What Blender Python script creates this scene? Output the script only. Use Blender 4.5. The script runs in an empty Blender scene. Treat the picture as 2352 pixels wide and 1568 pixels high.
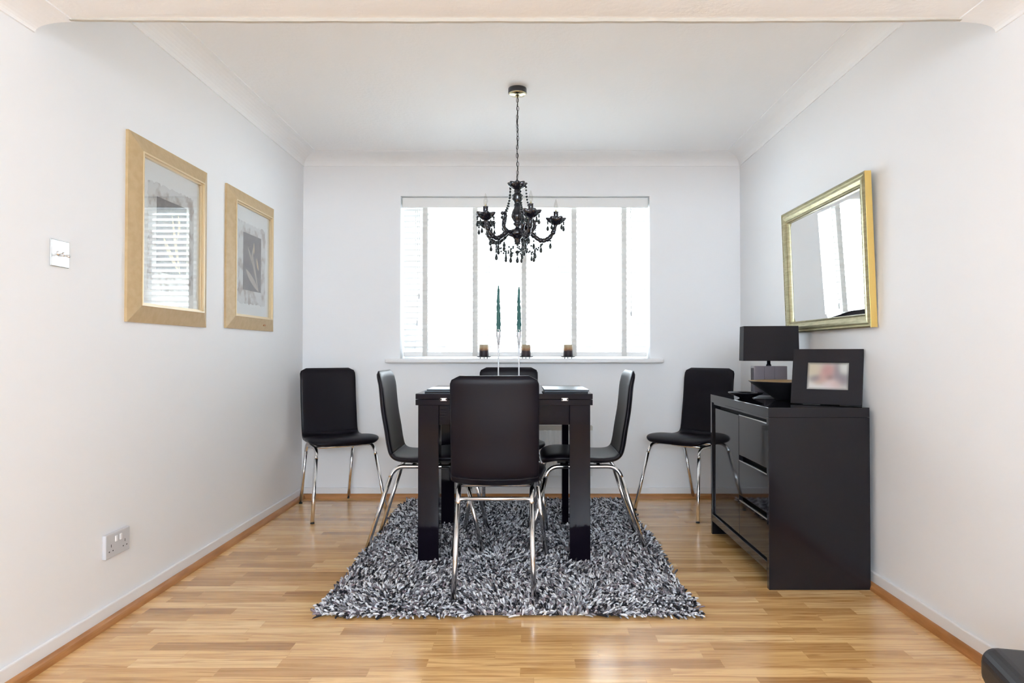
import bpy, math, random
import numpy as np
from mathutils import Vector, Matrix
random.seed(7)
rng = np.random.default_rng(7)
R = math.radians
PI = math.pi
sc = bpy.context.scene
COL = sc.collection

# ------------------------------------------------------------------ camera
cam_d = bpy.data.cameras.new('camera')
cam_d.sensor_width = 36.0
cam_d.lens = 1570 / 2352 * 36
cam_d.shift_x = -34 / 2352
cam_d.clip_start = 0.02
cam = bpy.data.objects.new('camera', cam_d)
COL.objects.link(cam)
cam.location = (0, 0, 0.97)
cam.rotation_euler = (R(90.87), 0, 0)
sc.camera = cam

# ------------------------------------------------------------------ world and light
wd = bpy.data.worlds.new('overcast_sky')
sc.world = wd
wd.use_nodes = True
bg = wd.node_tree.nodes['Background']
bg.inputs[0].default_value = (0.815, 0.905, 1.0, 1)
bg.inputs[1].default_value = 11.5

def area(name, loc, rot, sx, sy, power, color=(1, 1, 1), portal=False):
    l = bpy.data.lights.new(name, 'AREA')
    l.shape = 'RECTANGLE'
    l.size, l.size_y = sx, sy
    l.energy = power
    l.color = color
    if portal:
        l.cycles.is_portal = True
    o = bpy.data.objects.new(name, l)
    COL.objects.link(o)
    o.location = loc
    o.rotation_euler = rot
    return o
# portal at the dining window, and an added fill light behind the photographer
area('window_portal', (-0.01, 5.0, 1.47), (R(-90), 0, 0), 1.75, 1.15, 1, portal=True)
area('rear_fill_light', (0.0, -3.1, 1.62), (R(105), 0, 0), 2.5, 0.95, 25, (0.58, 0.79, 1.0))
bounce_sun = bpy.data.lights.new('bounce_sun', 'SUN')
bounce_sun.energy = 9.0
bounce_sun.angle = R(1)
bounce_sun.color = (0.9, 0.95, 1.0)
suno = bpy.data.objects.new('bounce_sun', bounce_sun)
COL.objects.link(suno)
suno.rotation_euler = (0, R(48), 0)    # added: crosses the garden parallel to the window wall, patio bounce lifts the ceiling
# the flash beside the lens
fl = bpy.data.lights.new('camera_flash', 'POINT')
fl.energy = 9
fl.color = (0.60, 0.80, 1.0)
fl.shadow_soft_size = 0.03
flo = bpy.data.objects.new('camera_flash', fl)
COL.objects.link(flo)
flo.location = (0.0, -0.03, 1.06)

vs = sc.view_settings
vs.view_transform = 'Standard'
vs.look = 'None'
vs.gamma = 1.0
vs.use_curve_mapping = False
vs.exposure = 0.61
sc.cycles.max_bounces = 12
sc.cycles.diffuse_bounces = 10
sc.cycles.glossy_bounces = 6
sc.cycles.transparent_max_bounces = 16
sc.cycles.sample_clamp_indirect = 6.0

# ------------------------------------------------------------------ materials
def mat(name, color, rough=0.5, metal=0.0, coat=0.0, spec=0.5, bump=None, sheen=0.0):
    m = bpy.data.materials.new(name)
    m.use_nodes = True
    nt = m.node_tree
    b = nt.nodes['Principled BSDF']
    b.inputs['Base Color'].default_value = (*color, 1)
    b.inputs['Roughness'].default_value = rough
    b.inputs['Metallic'].default_value = metal
    b.inputs['Coat Weight'].default_value = coat
    b.inputs['Coat Roughness'].default_value = 0.03
    b.inputs['Specular IOR Level'].default_value = spec
    if sheen:
        b.inputs['Sheen Weight'].default_value = sheen
    if bump:
        scale, strength, dist = bump
        tc = nt.nodes.new('ShaderNodeTexCoord')
        n = nt.nodes.new('ShaderNodeTexNoise')
        n.inputs['Scale'].default_value = scale
        n.inputs['Detail'].default_value = 4
        bp = nt.nodes.new('ShaderNodeBump')
        bp.inputs['Strength'].default_value = strength
        bp.inputs['Distance'].default_value = dist
        nt.links.new(tc.outputs['Object'], n.inputs['Vector'])
        nt.links.new(n.outputs['Fac'], bp.inputs['Height'])
        nt.links.new(bp.outputs['Normal'], b.inputs['Normal'])
    return m

def noise_colour(m, c1, c2, scale, stretch=(1, 1, 1), lo=0.35, hi=0.65, detail=5):
    nt = m.node_tree
    b = nt.nodes['Principled BSDF']
    tc = nt.nodes.new('ShaderNodeTexCoord')
    mp = nt.nodes.new('ShaderNodeMapping')
    mp.inputs['Scale'].default_value = stretch
    n = nt.nodes.new('ShaderNodeTexNoise')
    n.inputs['Scale'].default_value = scale
    n.inputs['Detail'].default_value = detail
    r = nt.nodes.new('ShaderNodeValToRGB')
    r.color_ramp.elements[0].position = lo
    r.color_ramp.elements[0].color = (*c1, 1)
    r.color_ramp.elements[1].position = hi
    r.color_ramp.elements[1].color = (*c2, 1)
    nt.links.new(tc.outputs['Object'], mp.inputs['Vector'])
    nt.links.new(mp.outputs['Vector'], n.inputs['Vector'])
    nt.links.new(n.outputs['Fac'], r.inputs['Fac'])
    nt.links.new(r.outputs['Color'], b.inputs['Base Color'])

M_wall = mat('wall_paint', (0.865, 0.875, 0.893), 0.65, bump=(60, 0.12, 0.002))
M_lipstrip = mat('beige_lip_strip', (0.52, 0.49, 0.44), 0.8)  # beige, darker than the ceiling paint beside it
M_ceil = mat('ceiling_paint', (0.92, 0.93, 0.945), 0.8, bump=(45, 0.35, 0.004))
M_white = mat('gloss_white_paint', (0.83, 0.83, 0.84), 0.35)
M_upvc = mat('white_upvc', (0.82, 0.83, 0.85), 0.25)
M_slat = mat('painted_wood_slat', (0.84, 0.84, 0.83), 0.4)
M_tape = mat('woven_tape', (0.62, 0.61, 0.59), 0.9, bump=(900, 0.3, 0.0005))
_nt = M_tape.node_tree
_tl = _nt.nodes.new('ShaderNodeBsdfTranslucent'); _tl.inputs[0].default_value = (0.72, 0.70, 0.67, 1)
_mx = _nt.nodes.new('ShaderNodeMixShader'); _mx.inputs[0].default_value = 0.07
_nt.links.new(_nt.nodes['Principled BSDF'].outputs[0], _mx.inputs[1]); _nt.links.new(_tl.outputs[0], _mx.inputs[2])
_nt.links.new(_mx.outputs[0], _nt.nodes['Material Output'].inputs[0])
M_cord = mat('cord_cotton', (0.55, 0.54, 0.52), 0.9)
M_bead = mat('oak_beading', (0.36, 0.15, 0.055), 0.35)
noise_colour(M_bead, (0.36, 0.145, 0.04), (0.50, 0.23, 0.08), 6, (1, 1, 8))
M_leather = mat('black_leatherette', (0.0055, 0.0038, 0.0072), 0.38, spec=0.20, bump=(420, 0.10, 0.0006))
M_leather2 = mat('black_leather', (0.014, 0.012, 0.015), 0.48, bump=(150, 0.2, 0.001))
M_chrome = mat('chrome', (0.84, 0.84, 0.86), 0.13, 1.0)
M_rubber = mat('black_rubber', (0.02, 0.02, 0.02), 0.7)
M_gloss = mat('black_gloss_lacquer', (0.006, 0.004, 0.008), 0.05, spec=0.17)
M_gloss2 = mat('black_gloss_cabinet', (0.010, 0.0085, 0.011), 0.045, spec=0.32)
M_shelf = mat('black_carcass', (0.006, 0.006, 0.007), 0.5)
M_frameoak = mat('limed_oak', (0.55, 0.39, 0.21), 0.42)
noise_colour(M_frameoak, (0.49, 0.35, 0.18), (0.54, 0.395, 0.215), 40, (1, 1, 1))
M_lip = mat('pale_gilt_slip', (0.66, 0.52, 0.32), 0.35, 0.1)
M_mat = mat('mount_card', (0.84, 0.87, 0.87), 0.9)
M_gold = mat('champagne_gold', (0.50, 0.45, 0.25), 0.34, 0.75)
noise_colour(M_gold, (0.34, 0.31, 0.18), (0.46, 0.42, 0.26), 22, (1, 1, 6))
M_gold2 = mat('bright_gilt_edge', (0.85, 0.60, 0.20), 0.22, 0.85)
M_mirror = mat('mirror_silver', (0.92, 0.94, 0.93), 0.005, 1.0)
M_bowlgold = mat('gold_leaf_lining', (0.55, 0.33, 0.10), 0.35, 0.5)
M_matblack = mat('satin_black', (0.010, 0.009, 0.011), 0.4)
M_shade = mat('black_fabric_shade', (0.009, 0.007, 0.010), 0.85, bump=(700, 0.3, 0.0006))
M_smoke = mat('smoky_glass_block', (0.17, 0.16, 0.19), 0.08)
M_jet = mat('jet_black_acrylic', (0.010, 0.009, 0.016), 0.08, coat=0.5)
M_jetbead = mat('jet_beads', (0.012, 0.018, 0.018), 0.12)
M_brass = mat('polished_brass', (0.80, 0.74, 0.48), 0.12, 1.0)
M_iron = mat('blackened_iron', (0.008, 0.008, 0.009), 0.5)
M_green = mat('dark_green_wax', (0.022, 0.115, 0.105), 0.45)
M_satin = mat('satin_white_metal', (0.68, 0.69, 0.72), 0.18, 0.25)
M_slate = mat('slate_placemat', (0.05, 0.075, 0.10), 0.28)
M_matunder = mat('placemat_underside', (0.02, 0.018, 0.022), 0.6)
M_rad = mat('radiator_enamel', (0.76, 0.77, 0.77), 0.35)
M_radgrille = mat('shaded_radiator_grille', (0.50, 0.48, 0.44), 0.5)  # shadow on the grille put into its beige
M_plate = mat('brushed_nickel_plate', (0.66, 0.69, 0.69), 0.25, 0.7)
M_plastic = mat('white_plastic_socket', (0.58, 0.58, 0.60), 0.4)
M_darkslot = mat('dark_slot', (0.05, 0.05, 0.05), 0.7)
M_paving = mat('pale_paving', (0.55, 0.54, 0.50), 0.9, bump=(8, 0.4, 0.01))
M_leaf = mat('shrub_leaf', (0.16, 0.22, 0.05), 0.6)
M_pink = mat('pink_petal', (0.55, 0.10, 0.22), 0.6)
M_carpetback = mat('rug_backing', (0.06, 0.055, 0.06), 0.95)

def glass_mat(name, tint=(1, 1, 1), refl=1.0):
    m = bpy.data.materials.new(name)
    m.use_nodes = True
    nt = m.node_tree
    nt.nodes.clear()
    out = nt.nodes.new('ShaderNodeOutputMaterial')
    mx = nt.nodes.new('ShaderNodeMixShader')
    tr = nt.nodes.new('ShaderNodeBsdfTransparent')
    tr.inputs[0].default_value = (*tint, 1)
    gl = nt.nodes.new('ShaderNodeBsdfGlossy')
    gl.inputs['Roughness'].default_value = 0.01
    lw = nt.nodes.new('ShaderNodeLayerWeight')
    lw.inputs['Blend'].default_value = 0.5
    pw = nt.nodes.new('ShaderNodeMath'); pw.operation = 'POWER'; pw.inputs[1].default_value = 5.0
    mt = nt.nodes.new('ShaderNodeMath'); mt.operation = 'MULTIPLY_ADD'
    mt.inputs[1].default_value = 0.95*refl; mt.inputs[2].default_value = 0.045*refl
    nt.links.new(lw.outputs['Facing'], pw.inputs[0])
    nt.links.new(pw.outputs[0], mt.inputs[0])
    nt.links.new(mt.outputs[0], mx.inputs[0])
    nt.links.new(tr.outputs[0], mx.inputs[1])
    nt.links.new(gl.outputs[0], mx.inputs[2])
    nt.links.new(mx.outputs[0], out.inputs[0])
    return m
M_glass = glass_mat('pane_glass', (0.98, 0.99, 0.985))
M_picglass = glass_mat('picture_glass', (0.99, 0.99, 0.99), 1.6)
M_bulb = glass_mat('clear_bulb_glass', (0.93, 0.93, 0.92), 1.0)

def floor_mat():
    m = bpy.data.materials.new('oak_strip_laminate')
    m.use_nodes = True
    nt = m.node_tree
    L = nt.links.new
    b = nt.nodes['Principled BSDF']
    tc = nt.nodes.new('ShaderNodeTexCoord')
    br = nt.nodes.new('ShaderNodeTexBrick')
    br.offset = 0.37
    br.offset_frequency = 2
    br.squash = 0.72
    br.squash_frequency = 3
    br.inputs['Color1'].default_value = (0, 0, 0, 1)
    br.inputs['Color2'].default_value = (1, 1, 1, 1)
    br.inputs['Mortar'].default_value = (0.35, 0.35, 0.35, 1)
    br.inputs['Scale'].default_value = 1.0
    br.inputs['Brick Width'].default_value = 0.46
    br.inputs['Row Height'].default_value = 0.061
    br.inputs['Mortar Size'].default_value = 0.0006
    br.inputs['Bias'].default_value = 0.0
    mp = nt.nodes.new('ShaderNodeMapping')
    mp.inputs['Location'].default_value = (0.31, 0.02, 0)
    L(tc.outputs['Object'], mp.inputs['Vector'])
    # shift rows a little so that joints do not line up
    L(mp.outputs['Vector'], br.inputs['Vector'])
    # per-board random value drives a colour ramp
    ramp = nt.nodes.new('ShaderNodeValToRGB')
    cr = ramp.color_ramp
    cr.elements[0].position = 0.0
    cr.elements[0].color = (0.49, 0.265, 0.095, 1)
    cr.elements[1].position = 1.0
    cr.elements[1].color = (0.87, 0.60, 0.30, 1)
    for p, c in ((0.12, (0.57, 0.325, 0.122, 1)), (0.35, (0.71, 0.43, 0.17, 1)), (0.7, (0.80, 0.51, 0.225, 1))):
        e = cr.elements.new(p)
        e.color = c
    L(br.outputs['Color'], ramp.inputs['Fac'])
    # long grain
    mg = nt.nodes.new('ShaderNodeMapping')
    mg.inputs['Scale'].default_value = (2.6, 46, 1)
    L(tc.outputs['Object'], mg.inputs['Vector'])
    addv = nt.nodes.new('ShaderNodeVectorMath')
    addv.operation = 'ADD'
    scl = nt.nodes.new('ShaderNodeVectorMath')
    scl.operation = 'SCALE'
    scl.inputs['Scale'].default_value = 13.0
    L(br.outputs['Color'], scl.inputs[0])
    L(mg.outputs['Vector'], addv.inputs[0])
    L(scl.outputs['Vector'], addv.inputs[1])
    n1 = nt.nodes.new('ShaderNodeTexNoise')
    n1.inputs['Scale'].default_value = 1.0
    n1.inputs['Detail'].default_value = 7
    n1.inputs['Roughness'].default_value = 0.6
    n1.inputs['Distortion'].default_value = 1.2
    L(addv.outputs['Vector'], n1.inputs['Vector'])
    r1 = nt.nodes.new('ShaderNodeValToRGB')
    r1.color_ramp.elements[0].position = 0.34
    r1.color_ramp.elements[0].color = (0.68, 0.57, 0.46, 1)
    r1.color_ramp.elements[1].position = 0.58
    r1.color_ramp.elements[1].color = (1.04, 1.03, 1.02, 1)
    L(n1.outputs['Fac'], r1.inputs['Fac'])
    mul = nt.nodes.new('ShaderNodeMix')
    mul.data_type = 'RGBA'
    mul.blend_type = 'MULTIPLY'
    mul.inputs['Factor'].default_value = 1.0
    L(ramp.outputs['Color'], mul.inputs[6])
    L(r1.outputs['Color'], mul.inputs[7])
    # knots
    mk = nt.nodes.new('ShaderNodeMapping')
    mk.inputs['Scale'].default_value = (2.2, 7.5, 1)
    L(tc.outputs['Object'], mk.inputs['Vector'])
    v = nt.nodes.new('ShaderNodeTexVoronoi')
    v.inputs['Scale'].default_value = 1.5
    L(mk.outputs['Vector'], v.inputs['Vector'])
    rk = nt.nodes.new('ShaderNodeValToRGB')
    rk.color_ramp.elements[0].position = 0.0
    rk.color_ramp.elements[0].color = (0.35, 0.22, 0.15, 1)
    rk.color_ramp.elements[1].position = 0.11
    rk.color_ramp.elements[1].color = (1, 1, 1, 1)
    L(v.outputs['Distance'], rk.inputs['Fac'])
    mul2 = nt.nodes.new('ShaderNodeMix')
    mul2.data_type = 'RGBA'
    mul2.blend_type = 'MULTIPLY'
    mul2.inputs['Factor'].default_value = 0.6
    L(mul.outputs[2], mul2.inputs[6])
    L(rk.outputs['Color'], mul2.inputs[7])
    L(mul2.outputs[2], b.inputs['Base Color'])
    b.inputs['Roughness'].default_value = 0.26
    b.inputs['Coat Weight'].default_value = 0.55
    b.inputs['Coat Roughness'].default_value = 0.15
    bp = nt.nodes.new('ShaderNodeBump')
    bp.inputs['Strength'].default_value = 0.06
    bp.inputs['Distance'].default_value = 0.001
    L(n1.outputs['Fac'], bp.inputs['Height'])
    L(bp.outputs['Normal'], b.inputs['Normal'])
    return m
M_floor = floor_mat()

# ------------------------------------------------------------------ mesh helpers
class MB:
    def __init__(s):
        s.v, s.f, s.sm = [], [], []
    def add(s, vs, fs, smooth=False, T=None):
        k = len(s.v)
        for p in vs:
            p = Vector(p)
            if T is not None:
                p = T @ p
            s.v.append(p)
        for f in fs:
            s.f.append([k + i for i in f])
            s.sm.append(smooth)
    def box(s, x0, x1, y0, y1, z0, z1, T=None):
        s.add([(x0,y0,z0),(x1,y0,z0),(x1,y1,z0),(x0,y1,z0),(x0,y0,z1),(x1,y0,z1),(x1,y1,z1),(x0,y1,z1)],
              [(0,3,2,1),(4,5,6,7),(0,1,5,4),(1,2,6,5),(2,3,7,6),(3,0,4,7)], False, T)
    def loft(s, loops, cap=True, smooth=True, closed=True, T=None):
        n = len(loops[0]); vs = [p for l in loops for p in l]; fs = []
        for i in range(len(loops) - 1):
            for j in range(n if closed else n - 1):
                a, b = i*n + j, i*n + (j+1) % n
                fs.append((a, b, b + n, a + n))
        s.add(vs, fs, smooth, T)
        if cap:
            k = len(s.v) - len(vs)
            s.f.append([k + j for j in range(n)][::-1]); s.sm.append(False)
            s.f.append([k + (len(loops)-1)*n + j for j in range(n)]); s.sm.append(False)
    def tube(s, path, r, seg=12, cap=True, T=None):
        P = [Vector(p) for p in path]
        rr = r if isinstance(r, (list, tuple)) else [r]*len(P)
        loops = []; up = None
        for i, p in enumerate(P):
            t = (P[min(i+1, len(P)-1)] - P[max(i-1, 0)]).normalized()
            if up is None:
                up = t.orthogonal().normalized()
            else:
                up = (up - t*up.dot(t)).normalized()
            sd = t.cross(up)
            loops.append([p + (up*math.cos(a) + sd*math.sin(a))*rr[i] for a in [2*PI*j/seg for j in range(seg)]])
        s.loft(loops, cap, True, True, T)
    def lathe(s, prof, c=(0,0,0), seg=32, scallop=None, T=None):
        loops = []
        for i, (r, z) in enumerate(prof):
            l = []
            for j in range(seg):
                a = 2*PI*j/seg
                q = r; zz = z
                if scallop:
                    n, amp, f = scallop
                    k = f(i)
                    q = r*(1 + amp*k*math.cos(n*a)); zz = z + 0.25*r*amp*k*math.cos(n*a)
                l.append((c[0] + q*math.cos(a), c[1] + q*math.sin(a), c[2] + zz))
            loops.append(l)
        s.loft(loops, True, True, True, T)
    def sphere(s, c, r, seg=10, rings=6, sz=1.0, T=None):
        prof = [(max(r*math.sin(PI*i/rings), 1e-5), -r*sz*math.cos(PI*i/rings)) for i in range(rings+1)]
        s.lathe(prof, c, seg, T=T)
    def build(s, name, m, parent=None, bevel=0.0, segs=2):
        me = bpy.data.meshes.new(name)
        me.from_pydata([tuple(p) for p in s.v], [], s.f)
        me.polygons.foreach_set('use_smooth', s.sm)
        me.materials.append(m)
        me.validate()
        o = bpy.data.objects.new(name, me)
        COL.objects.link(o)
        if parent is not None:
            o.parent = parent
        if bevel:
            b = o.modifiers.new('bevel', 'BEVEL')
            b.width = bevel; b.segments = segs; b.limit_method = 'ANGLE'; b.angle_limit = R(40)
            b.harden_normals = False
        return o

def tag(o, label=None, cat=None, group=None, kind=None):
    if label: o['label'] = label
    if cat: o['category'] = cat
    if group: o['group'] = group
    if kind: o['kind'] = kind
    return o
def thing(name, label, cat, loc=(0,0,0), rz=0.0, group=None):
    o = bpy.data.objects.new(name, None)
    COL.objects.link(o)
    o.empty_display_size = 0.05
    o.location = loc
    o.rotation_euler = (0, 0, rz)
    return tag(o, label, cat, group)
def box_obj(name, b, m, parent=None, bevel=0.0, segs=2):
    q = MB(); q.box(*b); return q.build(name, m, parent, bevel, segs)
def struct(o):
    o['kind'] = 'structure'; return o
def copy_tree(o, parent=None):
    c = o.copy(); COL.objects.link(c)
    if parent is not None: c.parent = parent
    for ch in list(o.children):
        copy_tree(ch, c)
    return c
def smooth_path(pts, rad, n=6):
    """polyline with rounded corners"""
    P = [Vector(p) for p in pts]; out = [P[0]]
    for i in range(1, len(P)-1):
        a = (P[i-1]-P[i]); b = (P[i+1]-P[i])
        d = min(rad, a.length*0.48, b.length*0.48)
        p0 = P[i] + a.normalized()*d; p2 = P[i] + b.normalized()*d
        for k in range(n+1):
            t = k/n
            out.append(p0*(1-t)**2 + P[i]*2*t*(1-t) + p2*t*t)
    out.append(P[-1]); return out
def crom(pts, n=8):
    P = [Vector(p) for p in pts]; P = [P[0]*2-P[1]] + P + [P[-1]*2-P[-2]]; out = []
    for i in range(1, len(P)-2):
        for k in range(n):
            t = k/n
            out.append(0.5*((2*P[i]) + (P[i+1]-P[i-1])*t + (2*P[i-1]-5*P[i]+4*P[i+1]-P[i+2])*t*t + (3*P[i]-P[i-1]-3*P[i+1]+P[i+2])*t**3))
    out.append(P[-2]); return out

# ------------------------------------------------------------------ room shell
XL, XR, YF, ZC = -1.50, 1.43, 4.573, 2.29
YB = -3.15
WX0, WX1, WZ0, WZ1 = -0.848, 0.825, 0.925, 2.016
struct(box_obj('floor', (XL-0.15, XR+0.15, YB-0.15, YF+0.15, -0.08, 0.0), M_floor))
struct(box_obj('ceiling', (XL-0.15, XR+0.15, YB-0.15, YF+0.3, ZC, ZC+0.1), M_ceil))
struct(box_obj('wall_left', (XL-0.15, XL, YB-0.15, YF+0.3, 0.0, ZC), M_wall))
struct(box_obj('wall_right', (XR, XR+0.15, YB-0.15, YF+0.3, 0.0, ZC), M_wall))
q = MB()
q.box(XL, WX0, YF, YF+0.30, 0, ZC); q.box(WX1, XR, YF, YF+0.30, 0, ZC)
q.box(WX0, WX1, YF, YF+0.30, 0, WZ0-0.028); q.box(WX0, WX1, YF, YF+0.30, WZ1, ZC)
struct(q.build('wall_back', M_wall))
q = MB()
q.box(XL, -1.3, YB-0.15, YB, 0, ZC); q.box(1.3, XR, YB-0.15, YB, 0, ZC); q.box(-1.3, 1.3, YB-0.15, YB, 2.15, ZC); q.box(-1.3, 1.3, YB-0.15, YB, 0, 1.10)
struct(q.build('wall_front', M_wall))
# added window behind the photographer, sill raised to keep it out of reflections
q = MB()
for x in (-1.3, -0.66, -0.02, 0.62, 1.24):
    q.box(x, x+0.06, YB-0.08, YB-0.02, 1.12, 2.15)
q.box(-1.3, 1.3, YB-0.08, YB-0.02, 1.08, 1.14); q.box(-1.3, 1.3, YB-0.08, YB-0.02, 2.10, 2.15)
struct(q.build('added_window_2', M_upvc))
# coving: drop 0.075 on the wall, 0.115 on the ceiling, concave
def cove_profile(w, h, n=8):
    pts = [(0.0, -h), (0.006, -h)]
    for i in range(n+1):
        a = PI/2*i/n
        pts.append((0.006 + (w-0.012)*(1-math.cos(a)), -h + 0.004 + (h-0.008)*math.sin(a)))
    pts += [(w, -0.004), (w, 0.0)]
    return pts
CW, CH = 0.115, 0.075
prof = cove_profile(CW, CH)
def cove(name, a, b, inward, zc, prof, mitre_a=0.0, mitre_b=0.0):
    """strip from a to b (xy), inward = unit xy into the room; ends mitred by a run per unit width"""
    a, b, w = Vector((*a, 0)), Vector((*b, 0)), Vector((*inward, 0))
    d = (b-a).normalized()
    la = [a + w*x + d*(x*mitre_a) + Vector((0,0,zc+z)) for x, z in prof] + [a + Vector((0,0,zc))]
    lb = [b + w*x - d*(x*mitre_b) + Vector((0,0,zc+z)) for x, z in prof] + [b + Vector((0,0,zc))]
    q = MB(); q.loft([la, lb], True, False)
    return struct(q.build(name, M_ceil))
YS = 2.060   # far side of the dropped soffit between the rooms
cove('trim_1', (XL, YF), (XL, YS), (1, 0), ZC, prof, 1, 0)
cove('trim_2', (XR, YF), (XR, YS), (-1, 0), ZC, prof, 1, 0)
cove('trim_3', (XL, YF), (XR, YF), (0, -1), ZC, prof, 1, 1)
# dropped soffit between the two rooms, with its own shallow coving
ZS = 1.977
struct(box_obj('trim_4', (XL, XR, 1.45, YS-0.012, ZS, ZC), M_ceil))
q = MB(); 
N = 60
top, bot = [], []
for i in range(N+1):
    x = XL + 0.115 + (XR-XL-0.23)*i/N
    e = 0.5*(1-abs(2*i/N-1)**4)
    bot.append((x, ZS - 0.004 - 0.012*e - 0.0006*math.sin(i*1.7) - 0.0005*math.sin(i*0.61)))
la = []
for y in (YS-0.012, YS):
    l = [(x, y, z) for x, z in bot] + [(XR-0.115, y, ZC), (XL+0.115, y, ZC)]
    la.append(l)
q.loft(la, True, False)
struct(q.build('trim_5', M_lipstrip))
sp = cove_profile(0.125, 0.036)
cove('trim_6', (XL, 1.45), (XL, YS+0.004), (1, 0), ZS, sp)
cove('trim_7', (XR, 1.45), (XR, YS+0.004), (-1, 0), ZS, sp)
# skirting boards and oak beading
def skirt(name, b):
    return struct(box_obj(name, b, M_white, bevel=0.004))
skirt('baseboard_left', (XL, XL+0.012, YB, YF, 0, 0.068))
skirt('baseboard_right', (XR-0.012, XR, YB, YF, 0, 0.068))
skirt('baseboard_back', (XL, XR, YF-0.012, YF, 0, 0.068))
def bead(name, a, b, inward):
    pr = [(0.0, 0.0)] + [(0.020*math.cos(t), 0.028*math.sin(t)) for t in [PI/2*i/6 for i in range(7)]]
    a, b, w = Vector((*a, 0)), Vector((*b, 0)), Vector((*inward, 0))
    q = MB(); q.loft([[p + w*x + Vector((0,0,z)) for x, z in pr] for p in (a, b)], True, False)
    return struct(q.build(name, M_bead))
bead('trim_8', (XL+0.012, YB), (XL+0.012, YF-0.012), (1, 0))
bead('trim_9', (XR-0.012, YB), (XR-0.012, YF-0.012), (-1, 0))
bead('trim_10', (XL+0.012, YF-0.012), (XR-0.012, YF-0.012), (0, -1))

# ------------------------------------------------------------------ window
win = bpy.data.objects.new('window_1', None); COL.objects.link(win); win['kind'] = 'structure'
win.location = (0, 4.80, WZ0)
def W(name, m, bxs, bevel=0.003):
    q = MB()
    for b in bxs: q.box(b[0], b[1], b[2]-4.80, b[3]-4.80, b[4]-WZ0, b[5]-WZ0)
    return q.build(name, m, win, bevel)
y0, y1 = 4.77, 4.83
Z0, Z1 = WZ0-0.003, WZ1
W('window_frame', M_upvc, [(-0.848,-0.703,y0,y1,Z0,Z1),(0.736,0.825,y0,y1,Z0,Z1),(-0.703,0.736,y0,y1,Z0,Z0+0.07),(-0.703,0.736,y0,y1,Z1-0.075,Z1),
   (-0.348,-0.258,y0,y1,Z0+0.07,Z1-0.075),(0.218,0.327,y0,y1,Z0+0.07,Z1-0.075)])
W('transom', M_upvc, [(-0.258,0.218,y0+0.005,y1-0.005,1.60,1.655),(-0.258,0.218,y0+0.005,y1-0.005,1.655,1.70)])
for b in ((-0.703,-0.348,Z0+0.07,Z1-0.075),(-0.258,0.218,Z0+0.07,1.60),(-0.258,0.218,1.70,Z1-0.075),(0.327,0.736,Z0+0.07,Z1-0.075)):
    W('pane', M_glass, [(b[0],b[1],4.798,4.802,b[2],b[3])], 0)
sill = MB()
sill.box(-0.938, 0.905, YF-0.062, YF, WZ0-0.028, WZ0)
sill.box(WX0, WX1, YF, 4.77, WZ0-0.028, WZ0)
struct(sill.build('trim_11', M_white, None, 0.008, 3))
# outside ground
struct(box_obj('patio', (-9, 9, YF+0.32, 14, -0.2, -0.1), M_paving))

# flowering shrub outside
sh = thing('flowering_shrub', 'low leafy shrub with pink flowers outside the window behind the blind', 'shrub', (0.75, 6.4, -0.1))
q = MB(); q2 = MB()
for i in range(900):
    a = random.uniform(0, 2*PI); rr = 0.55*math.sqrt(random.random()); h = random.uniform(0.1, 1.18)*(1-0.45*rr/0.55)
    p = Vector((rr*math.cos(a), 0.6*rr*math.sin(a), h))
    T = Matrix.Translation(p) @ Matrix.Rotation(random.uniform(0, 6.28), 4, 'Z') @ Matrix.Rotation(random.uniform(-1, 1), 4, 'X')
    tgt = q2 if (i % 14 == 0) else q
    tgt.add([(0,-0.03,0),(0.016,0,0.004),(0,0.03,-0.004),(-0.016,0,0.004)], [(0,1,2,3)], False, T)
fo = q.build('foliage', M_leaf, sh); fo['kind'] = 'stuff'
pf = q2.build('flowers', M_pink, sh); pf['kind'] = 'stuff'; pf['label'] = 'pink petals'
q = MB()
for i in range(14):
    a = 2*PI*i/14; q.tube([(0.03*math.cos(a),0.03*math.sin(a),0),(0.15*math.cos(a),0.1*math.sin(a),0.4),(0.35*math.cos(a),0.22*math.sin(a),0.8)], [0.01,0.007,0.003], 6)
q.build('stems', M_bead, sh)

# venetian blind
bl = thing('venetian_blind', 'white wooden venetian blind with wide cloth tapes filling the window recess', 'blind', (0, 4.66, WZ0))
yb = 4.655
def Bz(z): return z - WZ0
q = MB(); q.box(-0.842, 0.820, -0.055, -0.043, Bz(1.945), Bz(2.012))
q.box(-0.842, 0.820, -0.043, 0.02, Bz(1.962), Bz(2.006))
q.build('valance', M_slat, bl, 0.004)
q = MB()
tilt = R(13)
z = 1.000; ns = 0
slat_z = []
while z < 1.945:
    slat_z.append(z)
    # room edge higher
    hw = 0.0245
    c, s_ = math.cos(tilt)*hw, math.sin(tilt)*hw
    prof_s = []
    for k in range(5):
        t = -1 + 2*k/4
        prof_s.append((t*c, -t*s_ + 0.0022*(1-t*t) + 0.0014))
    for k in range(4, -1, -1):
        t = -1 + 2*k/4
        prof_s.append((t*c, -t*s_ + 0.0022*(1-t*t) - 0.0014))
    la = [[(x, yy, Bz(z)+zz) for yy, zz in prof_s] for x in (-0.836, 0.814)]
    q.loft(la, True, False)
    z += 0.0388
q.build('slats', M_slat, bl)
q = MB(); q.box(-0.838, 0.816, -0.026, 0.026, Bz(0.939), Bz(0.968))
q.build('bottom_rail', M_slat, bl, 0.006, 3)
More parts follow.
